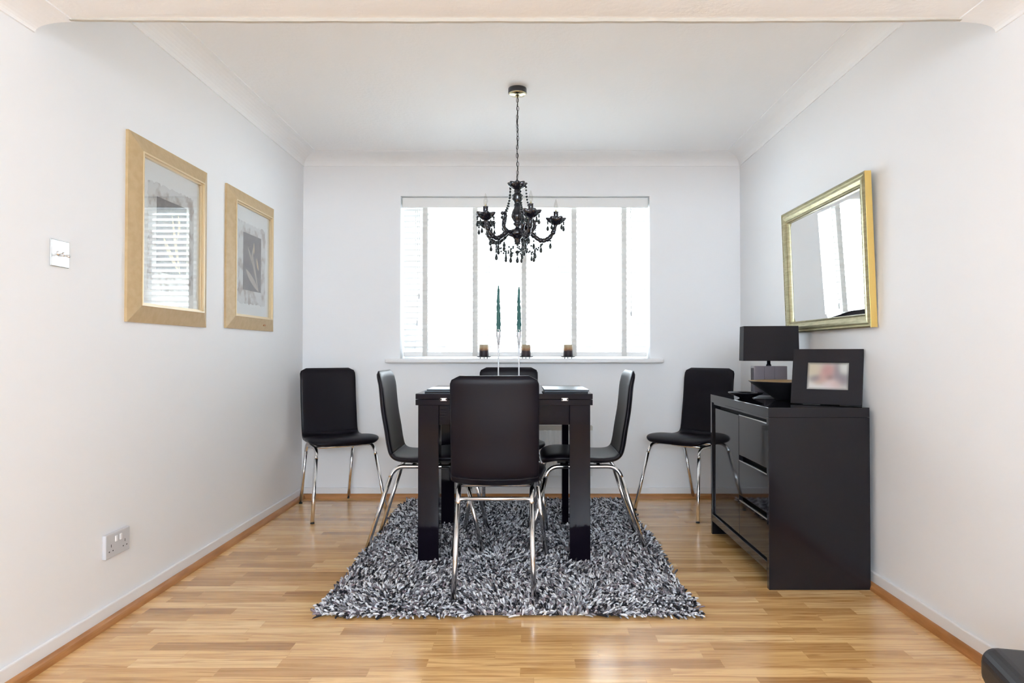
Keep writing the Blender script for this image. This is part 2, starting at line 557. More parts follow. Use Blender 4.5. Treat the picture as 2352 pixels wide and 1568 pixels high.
for px in (976, 1091, 1203.5, 1319, 1434):
    x = (px-1210)/1570*4.63
    q = MB()
    for yy in (-0.028, 0.027):
        loop = []
        zs = [Bz(0.939)] + [Bz(a) + d for a in slat_z for d in (0.0, 0.019)] + [Bz(1.95)]
        w = []
        for i, zz in enumerate(zs):
            dy = 0.0 if i % 2 else -0.0022
            w.append((yy + dy if yy < 0 else yy - dy, zz))
        a = [(x-0.0165, y_, z_) for y_, z_ in w]; b = [(x+0.0165, y_, z_) for y_, z_ in w]
        q.loft([a, b], False, False, False)
    q.build('ladder_tape', M_tape, bl)
for x, ztop, zb in (((962-1210)/1570*4.62, 1.945, 1.365), ((958-1210)/1570*4.62, 1.945, 1.185), ((1450-1210)/1570*4.62, 1.945, 1.25)):
    q = MB(); q.tube([(x, -0.036, Bz(ztop)), (x+0.002, -0.037, Bz((ztop+zb)/2)), (x, -0.037, Bz(zb)-0.005)], 0.0011, 6)
    cd = q.build('pull_cord', M_cord, bl)
    q = MB(); q.lathe([(0.003, 0), (0.0045, -0.006), (0.0062, -0.03), (0.0066, -0.036), (0.003, -0.038)], (x, -0.037, Bz(zb)), 12)
    q.build('tassel', M_satin, cd)
for x in (-0.76, -0.25, 0.22, 0.71):
    q = MB(); q.tube([(x, 0.0, Bz(0.95)), (x, 0.0, Bz(1.96))], 0.0011, 5)
    q.build('lift_cord', M_cord, bl)

# ------------------------------------------------------------------ radiator
rd = thing('radiator', 'white panel radiator on the wall under the window, seen between the table legs', 'radiator', (0, YF, 0.155))
q = MB(); q.box(-0.52, 0.43, -0.075, -0.063, 0, 0.315)
for k in range(29):
    x = -0.505 + k*0.0325
    q.box(x, x+0.017, -0.081, -0.074, 0.018, 0.300)
q.build('panel', M_rad, rd, 0.003)
q = MB(); q.box(-0.52, 0.43, -0.035, -0.025, 0, 0.315); q.build('rear_panel', M_rad, rd, 0.003)
q = MB()
for k in range(47):
    x = -0.512 + k*0.0198; q.box(x, x+0.012, -0.070, -0.03, 0.304, 0.322)
q.box(-0.522, 0.432, -0.078, -0.071, 0.300, 0.328); q.box(-0.522, 0.432, -0.031, -0.024, 0.300, 0.328)
q.build('grille', M_radgrille, rd)
for bx in (-0.40, 0.27):
    q = MB(); q.box(bx, bx+0.04, -0.025, 0.0, 0.05, 0.27); q.build('bracket', M_rad, rd)
q = MB(); q.tube([(-0.495, -0.05, 0.03), (-0.495, -0.05, -0.155)], 0.0075, 10)
q.build('pipe', M_rad, rd)

# ------------------------------------------------------------------ shag rug
RX0, RX1, RY0, RY1 = -0.775, 0.635, 2.51, 4.44
rug = thing('shag_rug', 'thick grey, black and white shaggy rug under the dining table', 'rug', (0, 0, 0))
box_obj('backing', (RX0+0.02, RX1-0.02, RY0+0.025, RY1-0.02, 0.0, 0.008), M_carpetback, rug)
def build_pile():
    n = 35000
    cx = rng.uniform(RX0+0.002, RX1-0.002, n); cy = rng.uniform(RY0+0.002, RY1-0.002, n)
    # lean field : clumps combed different ways
    fx = np.sin(cx*9.1+cy*4.3)+np.sin(cx*3.3-cy*7.9+1.3)+0.8*np.sin(cx*17+2.1)+0.5*np.sin(cy*13)
    fy = np.cos(cx*6.7-cy*5.1+0.4)+np.sin(cx*4.9+cy*9.3+2.2)+0.7*np.cos(cy*15+1)
    ang = np.arctan2(fy, fx) + rng.normal(0, 0.75, n)
    lean = np.clip(rng.normal(0.85, 0.28, n), 0.2, 1.35)
    near = np.clip(1-(cy-RY0)/0.10, 0, 1)
    dx = np.cos(ang)*np.sin(lean); dy = np.sin(ang)*np.sin(lean); dz = np.cos(lean)
    dy = dy - near*0.7; 
    for side, c0 in ((-1, RX0), (1, RX1)):
        e = np.clip(1-np.abs(cx-c0)/0.06, 0, 1); dx = dx + side*e*0.35
    far = np.clip(1-(RY1-cy)/0.06, 0, 1); dy = dy + far*0.3
    d = np.stack([dx, dy, dz], 1); d /= np.linalg.norm(d, axis=1)[:, None]
    L = rng.uniform(0.028, 0.046, n); w = rng.uniform(0.0043, 0.0068, n)
    p0 = np.stack([cx, cy, np.full(n, 0.008)], 1)
    sx = np.cross(d, np.tile([0, 0, 1.0], (n, 1))); sx /= (np.linalg.norm(sx, axis=1)[:, None] + 1e-6)
    rot = rng.uniform(0, PI, n)[:, None]
    sy = np.cross(d, sx)
    u = sx*np.cos(rot) + sy*np.sin(rot); v = -sx*np.sin(rot) + sy*np.cos(rot)
    verts = []
    droop = np.stack([np.zeros(n), np.zeros(n), -0.30*L], 1)
    for t, ww in ((0.0, 0.55), (0.5, 1.0), (0.88, 0.9)):
        c = p0 + d*(L*t)[:, None] + droop*(t*t)
        for a in (0, 2*PI/3, 4*PI/3):
            verts.append(c + (u*math.cos(a) + v*0.75*math.sin(a))*(w*ww)[:, None])
    verts.append(p0 + d*L[:, None]*1.02 + droop)
    V = np.stack(verts, 1)                      # n,10,3
    V[:, :, 2] = np.maximum(V[:, :, 2], 0.002)
    base = (np.arange(n)*10)[:, None]
    quads = []
    for r_ in (0, 3):
        for k in range(3):
            quads.append([r_+k, r_+(k+1) % 3, r_+3+(k+1) % 3, r_+3+k])
    tris = [[6+k, 6+(k+1) % 3, 9] for k in range(3)]
    Q = (base[:, :, None] + np.array(quads)[None]).reshape(n, -1)
    Tt = (base[:, :, None] + np.array(tris)[None]).reshape(n, -1)
    loops = np.concatenate([Q, Tt], 1).ravel()
    tot = np.tile([4]*6 + [3]*3, n)
    start = np.concatenate([[0], np.cumsum(tot)[:-1]])
    me = bpy.data.meshes.new('pile')
    me.vertices.add(n*10); me.vertices.foreach_set('co', V.ravel())
    me.loops.add(len(loops)); me.loops.foreach_set('vertex_index', loops.astype(np.int32))
    me.polygons.add(len(tot)); me.polygons.foreach_set('loop_start', start.astype(np.int32))
    mi = rng.choice(6, n, p=[0.27, 0.20, 0.19, 0.11, 0.17, 0.06])
    cols = [(0.78, 0.79, 0.83), (0.46, 0.46, 0.50), (0.23, 0.22, 0.245), (0.08, 0.075, 0.088), (0.014, 0.012, 0.018), (0.25, 0.20, 0.23)]
    for i, c in enumerate(cols):
        me.materials.append(mat('felt_strand', c, 0.85))
    me.polygons.foreach_set('material_index', np.repeat(mi, 9).astype(np.int32))
    me.polygons.foreach_set('use_smooth', np.ones(len(tot), bool))
    me.update(calc_edges=True); me.validate()
    o = bpy.data.objects.new('pile', me); COL.objects.link(o); o.parent = rug
    o['kind'] = 'stuff'
build_pile()

# ------------------------------------------------------------------ chair
def make_chair():
    t = thing('dining_chair', 'x', 'chair', (0, 0, 0), 0, 'black leatherette dining chairs with chrome legs')
    # side profile: x forward, z up (local +X is the way the sitter faces)
    cl = [(0.047, 0.866), (0.055, 0.78), (0.066, 0.67), (0.083, 0.57), (0.094, 0.500), (0.108, 0.456), (0.140, 0.432), (0.200, 0.427), (0.270, 0.434), (0.350, 0.446), (0.420, 0.448), (0.470, 0.440), (0.500, 0.424)]
    pth = [Vector((x, 0, z)) for x, z in cl]
    P = crom(pth, 5)
    n = len(P)
    lens = [0.0]
    for i in range(1, n): lens.append(lens[-1] + (P[i]-P[i-1]).length)
    LT = lens[-1]
    cut = 25
    loops = []
    for i, p in enumerate(P):
        s_ = lens[i]
        tg = (P[min(i+1, n-1)] - P[max(i-1, 0)]).normalized()
        nr = Vector((-tg.z, 0, tg.x))
        if nr.x < 0 and tg.z < -0.5: nr = -nr
        nr = Vector((-tg.z, 0, tg.x)) if tg.x > 0.3 else Vector((abs(tg.z), 0, tg.x))
        seatness = min(max((p.x-0.10)/0.25, 0), 1)
        hw = 0.177 + 0.035*seatness**1.2
        th = 0.0150 + 0.0045*seatness
        # rounded corners at both ends
        rc = 0.040
        dt = s_
        if dt < rc:
            k = math.sqrt(max(1-(1-dt/rc)**2, 0)); hw -= rc*(1-k); th *= 0.35 + 0.65*k
        rf = 0.085
        df = LT - s_
        if df < rf:
            k = math.sqrt(max(1-(1-df/rf)**2, 0)); hw -= rf*(1-k)*0.9
            k2 = min(df/0.03, 1); th *= 0.45 + 0.55*math.sqrt(max(1-(1-k2)**2, 0))
        ex = 0.42 if seatness < 0.5 else 0.55
        l = []
        m = 36
        for j in range(m):
            a = 2*PI*j/m
            ca, sa = math.cos(a), math.sin(a)
            yy = hw*math.copysign(abs(ca)**0.35, ca)
            hh = th*math.copysign(abs(sa)**(ex+0.25), sa)
            curve = 0.016*(yy/0.18)**2*(1-seatness)*min(dt/0.10+0.25, 1)
            l.append(p + Vector((0, yy, 0)) + nr*(hh + curve))
        loops.append(l)
    back = MB(); back.loft(loops[:cut+1], True); bo = back.build('backrest', M_leather, t)
    seat = MB(); seat.loft(loops[cut:], True); so = seat.build('seat', M_leather, t)
    # chrome tube frame
    r = 0.0105
    for s_ in (-1, 1):
        foot_b = Vector((0.0, s_*0.155, 0.006)); bend_b = Vector((0.128, s_*0.147, 0.401))
        bend_f = Vector((0.470, s_*0.172, 0.404)); foot_f = Vector((0.565, s_*0.218, 0.006))
        full = smooth_path([foot_b, bend_b, bend_f, foot_f], 0.055, 8)
        # split: rear leg, rail with both bends, front leg
        kb, kf = 2, len(full)-3
        q = MB(); q.tube([full[0], full[1]], r, 14); lg = q.build('leg', M_chrome, t)
        c = MB(); c.tube([foot_b + Vector((0,0,-0.006)), foot_b + (bend_b-foot_b)*0.004], r*1.08, 12); c.build('foot_cap', M_rubber, lg)
        q = MB(); q.tube(full[1:-1], r, 14); q.build('side_rail', M_chrome, t)
        q = MB(); q.tube([full[-2], full[-1]], r, 14); lg = q.build('leg', M_chrome, t)
        c = MB(); c.tube([foot_f + Vector((0,0,-0.006)), foot_f + (bend_f-foot_f)*0.004], r*1.08, 12); c.build('foot_cap', M_rubber, lg)
    fx = 0.128*0.365/0.401
    q = MB(); q.tube([(fx+0.003, -0.148, 0.368), (fx+0.003, 0.148, 0.368)], 0.0085, 14); q.build('stretcher', M_chrome, t)
    for xx, hy in ((0.22, 0.153), (0.40, 0.166)):
        q = MB(); q.tube([(xx, -hy, 0.404), (xx, hy, 0.404)], 0.008, 10); sup = q.build('seat_support', M_chrome, t)
        for ya in (-0.09, 0.05):
            q = MB(); q.box(xx-0.02, xx+0.02, ya, ya+0.04, 0.407, 0.424); q.build('mounting_pad', M_rubber, sup)
    return t
proto = make_chair()
# (x, y of the middle between the rear feet), facing angle, z, label
chairs = [
    (-0.128, 2.645, 90, 0.010, 'black dining chair at the near side of the table, its back to the camera'),
    (-0.777, 3.495, 0, 0.010, 'black dining chair in profile pushed in at the left side of the table'),
    (0.573, 3.495, 180, 0.010, 'black dining chair in profile pushed in at the right side of the table'),
    (-0.110, 4.218, -90, 0.010, 'black dining chair at the far side of the table, mostly hidden behind it'),
    (-1.315, 4.470, -59, 0.0, 'black dining chair standing alone in the left corner beside the wall'),
    (1.215, 4.445, -135, 0.0, 'black dining chair standing in the right corner behind the sideboard'),
]
for i, (x, y, a, z, lab) in enumerate(chairs):
    c = proto if i == 0 else copy_tree(proto)
    c.location = (x, y, z); c.rotation_euler = (0, 0, R(a)); c['label'] = lab

# ------------------------------------------------------------------ table
TX0, TX1, TY0, TY1 = -0.505, 0.299, 3.105, 3.905
tb = thing('dining_table', 'square black high-gloss extending dining table on four thick legs', 'table', (0, 0, 0.010))
def tz(z): return z - 0.010
q = MB(); q.box(TX0, TX1, TY0, TY1, tz(0.755), tz(0.780)); q.build('tabletop', M_gloss, tb, 0.0012, 2)
q = MB(); q.box(TX0, TX1, TY0, TY1, tz(0.728), tz(0.7535)); q.build('extension_leaf', M_gloss, tb, 0.0012, 2)
LW = 0.094
for x in (TX0+0.010, TX1-0.010-LW):
    for y in (TY0+0.014, TY1-0.014-LW):
        q = MB(); q.box(x, x+LW, y, y+LW, 0.004, tz(0.7275)); q.build('leg', M_gloss, tb, 0.0015, 2)
for b in ((TX0+0.010+LW, TX1-0.010-LW, TY0+0.026, TY0+0.048), (TX0+0.010+LW, TX1-0.010-LW, TY1-0.048, TY1-0.026),
          (TX0+0.022, TX0+0.044, TY0+0.014+LW, TY1-0.014-LW), (TX1-0.044, TX1-0.022, TY0+0.014+LW, TY1-0.014-LW)):
    q = MB(); q.box(b[0], b[1], b[2], b[3], tz(0.637), tz(0.727)); q.build('apron', M_gloss, tb, 0.001)
for cx in (-0.377, 0.172):
    q = MB(); q.box(cx-0.015, cx+0.015, TY0-0.0025, TY0+0.001, tz(0.7475), tz(0.761))
    ct = q.build('catch', M_chrome, tb, 0.001)
    q = MB(); q.box(cx-0.016, cx-0.009, TY0-0.004, TY0-0.002, tz(0.750), tz(0.7585)); q.box(cx+0.009, cx+0.016, TY0-0.004, TY0-0.002, tz(0.750), tz(0.7585))
    q.build('catch_slot', M_darkslot, ct)

# placemats: stacks of two
def placemat(lab, x0, x1, ya, yb_, z, rz, tiltx=0.0):
    cx, cy = (x0+x1)/2, (ya+yb_)/2
    t = thing('placemat', lab, 'placemat', (cx, cy, z), rz, 'slate blue placemats on the dining table')
    t.rotation_euler = (0, tiltx, rz)
    hx, hy = (x1-x0)/2, (yb_-ya)/2
    q = MB(); q.box(-hx, hx, -hy, hy, 0.0, 0.003); q.build('backing', M_matunder, t, 0.0008)
    q = MB(); q.box(-hx, hx, -hy, hy, 0.003, 0.0075); q.build('face', M_slate, t, 0.001)
placemat('dark placemat on the left of the table, lower of its pair', -0.478, -0.188, 3.20, 3.41, 0.7803, 0)
placemat('slate placemat on the left of the table, upper of its pair', -0.470, -0.185, 3.205, 3.42, 0.7879, R(1))
placemat('dark placemat on the right of the table, lower of its pair', 0.082, 0.285, 3.18, 3.46, 0.7803, 0)
placemat('slate placemat on the right of the table, upper of its pair', 0.078, 0.287, 3.17, 3.47, 0.7882, R(1), 0.012)

# ------------------------------------------------------------------ candlesticks
def candlestick(x, y, lab, labc, grp=True):
    t = thing('candlestick', lab, 'candlestick', (x, y, 0.7803), 0, 'tall slim candlesticks on the table')
    q = MB(); q.lathe([(0.046, 0), (0.047, 0.003), (0.044, 0.006), (0.020, 0.009), (0.008, 0.014), (0.0055, 0.03)], (0,0,0), 32); q.build('base', M_satin, t)
    q = MB(); q.lathe([(0.0045, 0.02), (0.0038, 0.10), (0.0036, 0.16), (0.0045, 0.20), (0.0055, 0.225)], (0,0,0), 16); q.build('stem', M_satin, t)
    q = MB(); q.lathe([(0.0055, 0.225), (0.0075, 0.245), (0.0115, 0.268), (0.0118, 0.285), (0.0105, 0.297), (0.0125, 0.302), (0.0105, 0.302), (0.0100, 0.290)], (0,0,0), 20); q.build('cup', M_satin, t)
    # twisted taper candle
    c = tag(None or bpy.data.objects.new('taper_candle', None), labc, 'candle', 'dark green taper candles')
    COL.objects.link(c); c.location = (x, y, 0.7803+0.290); c.empty_display_size = 0.03
    q = MB(); loops = []
    H = 0.232
    for i in range(60):
        f = i/59; z = f*H
        r = 0.0108*(1-0.62*f**1.8) if f < 0.97 else 0.0045*(1-(f-0.97)/0.04)
        l = []
        for j in range(24):
            a = 2*PI*j/24
            k = 1 + 0.13*math.cos(4*(a + f*9.0))
            l.append((r*k*math.cos(a) + 0.0008*math.sin(f*7), r*k*math.sin(a), z))
        loops.append(l)
    q.loft(loops); q.build('wax', M_green, c)
    q = MB(); q.tube([(0,0,H-0.004),(0.0005,0,H+0.006),(0.002,0,H+0.010)], 0.0007, 6); q.build('wick', M_cord, c)
candlestick(-0.142, 3.42, 'slim white metal candlestick, left one of the two behind the near chair', 'dark green twisted taper candle in the left candlestick')
candlestick(-0.040, 3.47, 'slim white metal candlestick, right one of the two behind the near chair', 'dark green twisted taper candle in the right candlestick')

# ------------------------------------------------------------------ pillar candles on the sill
def pillar_mat():
    m = mat('dip_dyed_wax', (0.6, 0.5, 0.4), 0.5)
    nt = m.node_tree; b = nt.nodes['Principled BSDF']
    tc = nt.nodes.new('ShaderNodeTexCoord'); sp_ = nt.nodes.new('ShaderNodeSeparateXYZ')
    n = nt.nodes.new('ShaderNodeTexNoise'); n.inputs['Scale'].default_value = 60
    ma = nt.nodes.new('ShaderNodeMath'); ma.operation = 'MULTIPLY_ADD'; ma.inputs[1].default_value = 0.02; 
    mr = nt.nodes.new('ShaderNodeMapRange'); mr.inputs['From Min'].default_value = 0.01; mr.inputs['From Max'].default_value = 0.095
    rp = nt.nodes.new('ShaderNodeValToRGB'); cr = rp.color_ramp
    cr.elements[0].position = 0.0; cr.elements[0].color = (0.018, 0.012, 0.020, 1)
    cr.elements[1].position = 1.0; cr.elements[1].color = (0.42, 0.38, 0.28, 1)
    for p, c in ((0.42, (0.035, 0.018, 0.022, 1)), (0.58, (0.33, 0.17, 0.075, 1)), (0.75, (0.42, 0.31, 0.18, 1))):
        e = cr.elements.new(p); e.color = c
    nt.links.new(tc.outputs['Object'], sp_.inputs[0]); nt.links.new(tc.outputs['Object'], n.inputs['Vector'])
    nt.links.new(n.outputs['Fac'], ma.inputs[0]); nt.links.new(sp_.outputs['Z'], ma.inputs[2])
    nt.links.new(ma.outputs[0], mr.inputs['Value']); nt.links.new(mr.outputs[0], rp.inputs['Fac']); nt.links.new(rp.outputs['Color'], b.inputs['Base Color'])
    return m
M_pillar = pillar_mat()
for px, w1, w2 in ((1111.5, 'left', 'behind the left candlestick'), (1208, 'middle', 'behind the right candlestick'), (1305, 'right', 'right of both candlesticks')):
    x = (px-1210)/1570*4.56
    h = thing('candle_plate', 'small black metal plate with stub feet on the sill, under the %s pillar candle' % w1, 'candle holder', (x, 4.560, WZ0), 0, 'black candle plates on the window sill')
    q = MB(); q.lathe([(0.030, 0.0095), (0.042, 0.0110), (0.049, 0.0150), (0.0475, 0.0158), (0.040, 0.0130), (0.02, 0.0125)], (0,0,0), 32); q.build('dish', M_iron, h)
    for k in range(3):
        a = PI/2 + 2*PI*k/3
        q = MB(); q.tube([(0.027*math.cos(a), 0.027*math.sin(a), 0.0), (0.027*math.cos(a), 0.027*math.sin(a), 0.011)], 0.0028, 8); q.build('foot', M_iron, h)
    c = thing('pillar_candle', 'short cream to dark dip-dyed pillar candle on the sill, %s' % w2, 'candle', (x, 4.560, WZ0+0.0132), R(40*px), 'pillar candles on the window sill')
    q = MB(); q.lathe([(0.031, 0.0), (0.0315, 0.002), (0.0305, 0.078), (0.0295, 0.080), (0.025, 0.0795), (0.012, 0.0765), (0.002, 0.076)], (0,0,0), 40); q.build('wax', M_pillar, c)
    q = MB(); q.tube([(0,0,0.074),(0.0005,0,0.082),(0.002,0,0.086)], 0.0008, 6); q.build('wick', M_cord, c)

# ------------------------------------------------------------------ sideboard
SX0, SX1, SY0, SY1, SH = 0.988, 1.402, 2.800, 3.680, 0.742
sb = thing('sideboard', 'black high-gloss sideboard with a door and three drawers against the right wall', 'sideboard', (0, 0, 0))
def SB(name, b, m=M_gloss2, bevel=0.0012, parent=None):
    q = MB(); q.box(*b); return q.build(name, m, parent or sb, bevel)
SB('top', (SX0, SX1, SY0, SY1, SH-0.040, SH))
SB('side_panel', (SX0, SX1, SY0, SY0+0.024, 0.0, SH-0.0405))
SB('side_panel', (SX0, SX1, SY1-0.024, SY1, 0.0, SH-0.0405))
SB('back_panel', (SX1-0.012, SX1-0.002, SY0+0.0245, SY1-0.0245, 0.03, SH-0.041), M_shelf)
SB('bottom_rail', (SX0, SX1-0.013, SY0+0.0245, SY1-0.0245, 0.070, 0.108))
SB('carcass', (SX0+0.045, SX1-0.014, SY0+0.026, SY1-0.026, 0.109, SH-0.043), M_shelf)
SB('plinth', (SX0+0.10, SX1-0.03, SY0+0.026, SY1-0.026, 0.0, 0.069), M_shelf)
fx0, fx1 = SX0+0.010, SX0+0.030
ym = 3.222
fy0, fy1 = SY0+0.0275, SY1-0.0275
zt = SH-0.070
SB('door', (fx0, fx1, ym+0.002, fy1-0.006, 0.112, zt))
dz = (zt - 0.112)/3
for k in range(3):
    z0 = 0.112 + dz*k + (0.0 if k == 0 else 0.002)
    z1 = 0.112 + dz*(k+1) - (0.0 if k == 2 else 0.026)
    d = SB('drawer', (fx0, fx1, fy0, ym-0.002, z0, z1))
    SB('pull_highlight', (fx0-0.001, fx0+0.006, fy0, ym-0.002, z1, z1+0.004), M_plate, 0.0, d)  # pale strip stands in for the highlight along the drawer's pull edge
SB('stile', (SX0+0.006, SX0+0.03, fy0-0.003, fy1+0.003, zt+0.018, SH-0.0405), M_gloss2)

# table lamp
lamp = thing('table_lamp', 'table lamp with black rectangular shade and smoked mirror block base on the sideboard', 'lamp', (1.238, 3.50, SH+0.0003), R(-8))
q = MB(); q.box(-0.082, 0.082, -0.045, 0.045, 0.0, 0.008); q.build('foot', M_satin, lamp, 0.001)
q = MB(); q.box(-0.081, -0.030, -0.044, 0.044, 0.008, 0.156); q.box(-0.0295, 0.0195, -0.044, 0.044, 0.008, 0.156); q.box(0.020, 0.081, -0.044, 0.044, 0.008, 0.156)
q.build('base', M_smoke, lamp, 0.002)
q = MB(); q.lathe([(0.013, 0.156), (0.013, 0.162), (0.009, 0.166), (0.0085, 0.20), (0.012, 0.205), (0.012, 0.25)], (0,0,0), 20); q.build('neck', M_jet, lamp)
q = MB()
w0, w1, h0, h1 = 0.136, 0.132, 0.182, 0.358
for sx, sy in ((1, 0), (-1, 0), (0, 1), (0, -1)):
    dp = 0.46
    if sx:
        a = [(sx*w0, -w0*dp, h0), (sx*w0, w0*dp, h0), (sx*w1, w1*dp, h1), (sx*w1, -w1*dp, h1)]
        b = [(sx*(w0-0.003), -w0*dp, h0), (sx*(w0-0.003), w0*dp, h0), (sx*(w1-0.003), w1*dp, h1), (sx*(w1-0.003), -w1*dp, h1)]
    else:
        a = [(-w0, sy*w0*dp, h0), (w0, sy*w0*dp, h0), (w1, sy*w1*dp, h1), (-w1, sy*w1*dp, h1)]
        b = [(-w0, sy*(w0*dp-0.003), h0), (w0, sy*(w0*dp-0.003), h0), (w1, sy*(w1*dp-0.003), h1), (-w1, sy*(w1*dp-0.003), h1)]
    q.loft([a, b], True, False)
q.build('lamp_shade', M_shade, lamp)
q = MB(); q.tube([(-w1+0.004, 0, h1-0.02), (w1-0.004, 0, h1-0.02)], 0.002, 6); q.tube([(0, -w1*0.45, h1-0.02), (0, w1*0.45, h1-0.02)], 0.002, 6); q.tube([(0,0,0.24),(0,0,h1-0.02)], 0.003, 6)
q.build('shade_carrier', M_iron, lamp)

# charger dish
ds = thing('shallow_dish', 'shallow round black dish on the sideboard between the lamp and the conical bowl', 'dish', (1.080, 3.375, SH+0.0003))
q = MB(); q.lathe([(0.030, 0.0), (0.032, 0.003), (0.080, 0.022), (0.085, 0.027), (0.084, 0.029), (0.078, 0.025), (0.03, 0.008), (0.001, 0.006)], (0,0,0), 48); q.build('plate', M_gloss2, ds)

# conical bowl
bw = thing('conical_bowl', 'black conical bowl with gold lining beside the photo frame on the sideboard', 'bowl', (1.235, 3.255, SH+0.0003))
q = MB(); q.lathe([(0.048, 0.0), (0.050, 0.003), (0.172, 0.087), (0.173, 0.089), (0.170, 0.0895)], (0,0,0), 64); q.build('shell', M_matblack, bw)
q = MB(); q.lathe([(0.170, 0.0898), (0.167, 0.0875), (0.080, 0.030), (0.03, 0.012), (0.001, 0.010)], (0,0,0), 64); q.build('lining', M_bowlgold, bw)

# photo frame
pfm = thing('photo_frame', 'wide black photo frame with a family photo standing on the sideboard', 'photo frame', ((1.159+1.391)/2-0.0, (3.008+2.844)/2, SH+0.0045), math.atan2(2.844-3.008, 1.391-1.159))
TP = Matrix.Rotation(R(-14.0), 4, 'X')
FWd, FHt = 0.142, 0.243
ox0, ox1, oz0, oz1 = -0.080, 0.088, 0.064, 0.184
q = MB()
for b in ((-FWd, ox0, 0, FHt), (ox1, FWd, 0, FHt), (ox0, ox1, 0, oz0), (ox0, ox1, oz1, FHt)):
    q.box(b[0], b[1], 0, 0.016, b[2], b[3], TP)
q.build('frame', M_shade, pfm)
q = MB(); q.box(ox0-0.004, ox1+0.004, 0.008, 0.011, oz0-0.004, oz1+0.004, TP)
q.build('backing_card', M_matunder, pfm)
def blurred_photo():
    nx, nz = 56, 40
    me = bpy.data.meshes.new('photograph')
    vs_, fs_ = [], []
    for j in range(nz+1):
        for i in range(nx+1):
            p = TP @ Vector((ox0 + (ox1-ox0)*i/nx, 0.0075, oz0 + (oz1-oz0)*j/nz)); vs_.append(tuple(p))
    for j in range(nz):
        for i in range(nx):
            a = j*(nx+1)+i; fs_.append((a, a+1, a+nx+2, a+nx+1))
    me.from_pydata(vs_, [], fs_)
    blobs = [(0.50, 0.66, 0.17, 0.24, (0.42, 0.16, 0.15)), (0.38, 0.40, 0.13, 0.17, (0.50, 0.27, 0.22)), (0.22, 0.42, 0.13, 0.12, (0.12, 0.09, 0.12)),
             (0.15, 0.75, 0.15, 0.25, (0.55, 0.46, 0.33)), (0.66, 0.26, 0.14, 0.16, (0.62, 0.42, 0.42)), (0.84, 0.42, 0.16, 0.20, (0.10, 0.08, 0.12)),
             (0.72, 0.66, 0.08, 0.28, (0.16, 0.13, 0.17)), (0.90, 0.80, 0.13, 0.2, (0.62, 0.62, 0.60)), (0.50, 0.18, 0.10, 0.14, (0.62, 0.50, 0.52)), (0.55, 0.45, 0.10, 0.1, (0.14, 0.07, 0.08)), (0.28, 0.27, 0.10, 0.1, (0.45, 0.30, 0.24)), (0.2, 0.1, 0.3, 0.12, (0.66, 0.64, 0.64))]
    ca = me.color_attributes.new('print_colour', 'FLOAT_COLOR', 'POINT')
    for j in range(nz+1):
        for i in range(nx+1):
            u, v = i/nx, j/nz
            c = np.array([0.52, 0.50, 0.51]); W_ = 0.35; acc = c*W_
            for bx, by, sx, sy, bc in blobs:
                w = math.exp(-(((u-bx)/sx)**2 + ((v-by)/sy)**2)*1.1)*1.6; acc = acc + np.array(bc)*w; W_ += w
            acc = acc/W_
            e = min(u, 1-u, (v)*0.7, (1-v)*0.7)
            k = min(max(e/0.07, 0), 1); acc = acc*(0.25+0.75*k)
            ca.data[j*(nx+1)+i].color = (*acc, 1)
    m = mat('photo_print', (0.5, 0.5, 0.5), 0.3)
    at = m.node_tree.nodes.new('ShaderNodeVertexColor'); at.layer_name = 'print_colour'
    m.node_tree.links.new(at.outputs['Color'], m.node_tree.nodes['Principled BSDF'].inputs['Base Color'])
    me.materials.append(m)
    o = bpy.data.objects.new('photograph', me); COL.objects.link(o); o.parent = pfm; o['label'] = 'blurred family snapshot'
blurred_photo()
q = MB(); q.box(ox0, ox1, 0.0035, 0.005, oz0, oz1, TP); q.build('glass', M_glass, pfm)
q = MB(); q.loft([[(-0.03, 0.055, 0.20), (0.03, 0.055, 0.20), (0.04, 0.095, -0.004), (-0.04, 0.095, -0.004)], [(-0.03, 0.060, 0.20), (0.03, 0.060, 0.20), (0.04, 0.099, -0.004), (-0.04, 0.099, -0.004)]], True, False)
q.build('stand', M_matblack, pfm)

# ------------------------------------------------------------------ wall pictures (left wall)
def leaf_shape(pts, w):
    """flat blade in the y-z plane (x out of the wall)"""
    P = crom([Vector((0, a, b)) for a, b in pts], 6); n = len(P); L, Rr = [], []
    for i, p in enumerate(P):
        t = (P[min(i+1, n-1)]-P[max(i-1, 0)]).normalized(); nn = Vector((0, -t.z, t.y))
        k = w*math.sin(PI*min(max(i/(n-1), 0.03), 0.985))**0.8
        L.append(p+nn*k); Rr.append(p-nn*k)
    return [L, Rr]
M_panel = mat('dark_print_panel', (0.10, 0.095, 0.10), 0.8); noise_colour(M_panel, (0.07, 0.065, 0.075), (0.16, 0.15, 0.155), 25)
M_collage = mat('torn_paper', (0.6, 0.6, 0.6), 0.9); noise_colour(M_collage, (0.42, 0.38, 0.36), (0.70, 0.72, 0.72), 17, lo=0.36, hi=0.52)
M_leafprint = mat('printed_leaf', (0.42, 0.38, 0.34), 0.8)
M_leafgold = mat('printed_leaf_gold', (0.62, 0.50, 0.30), 0.8)
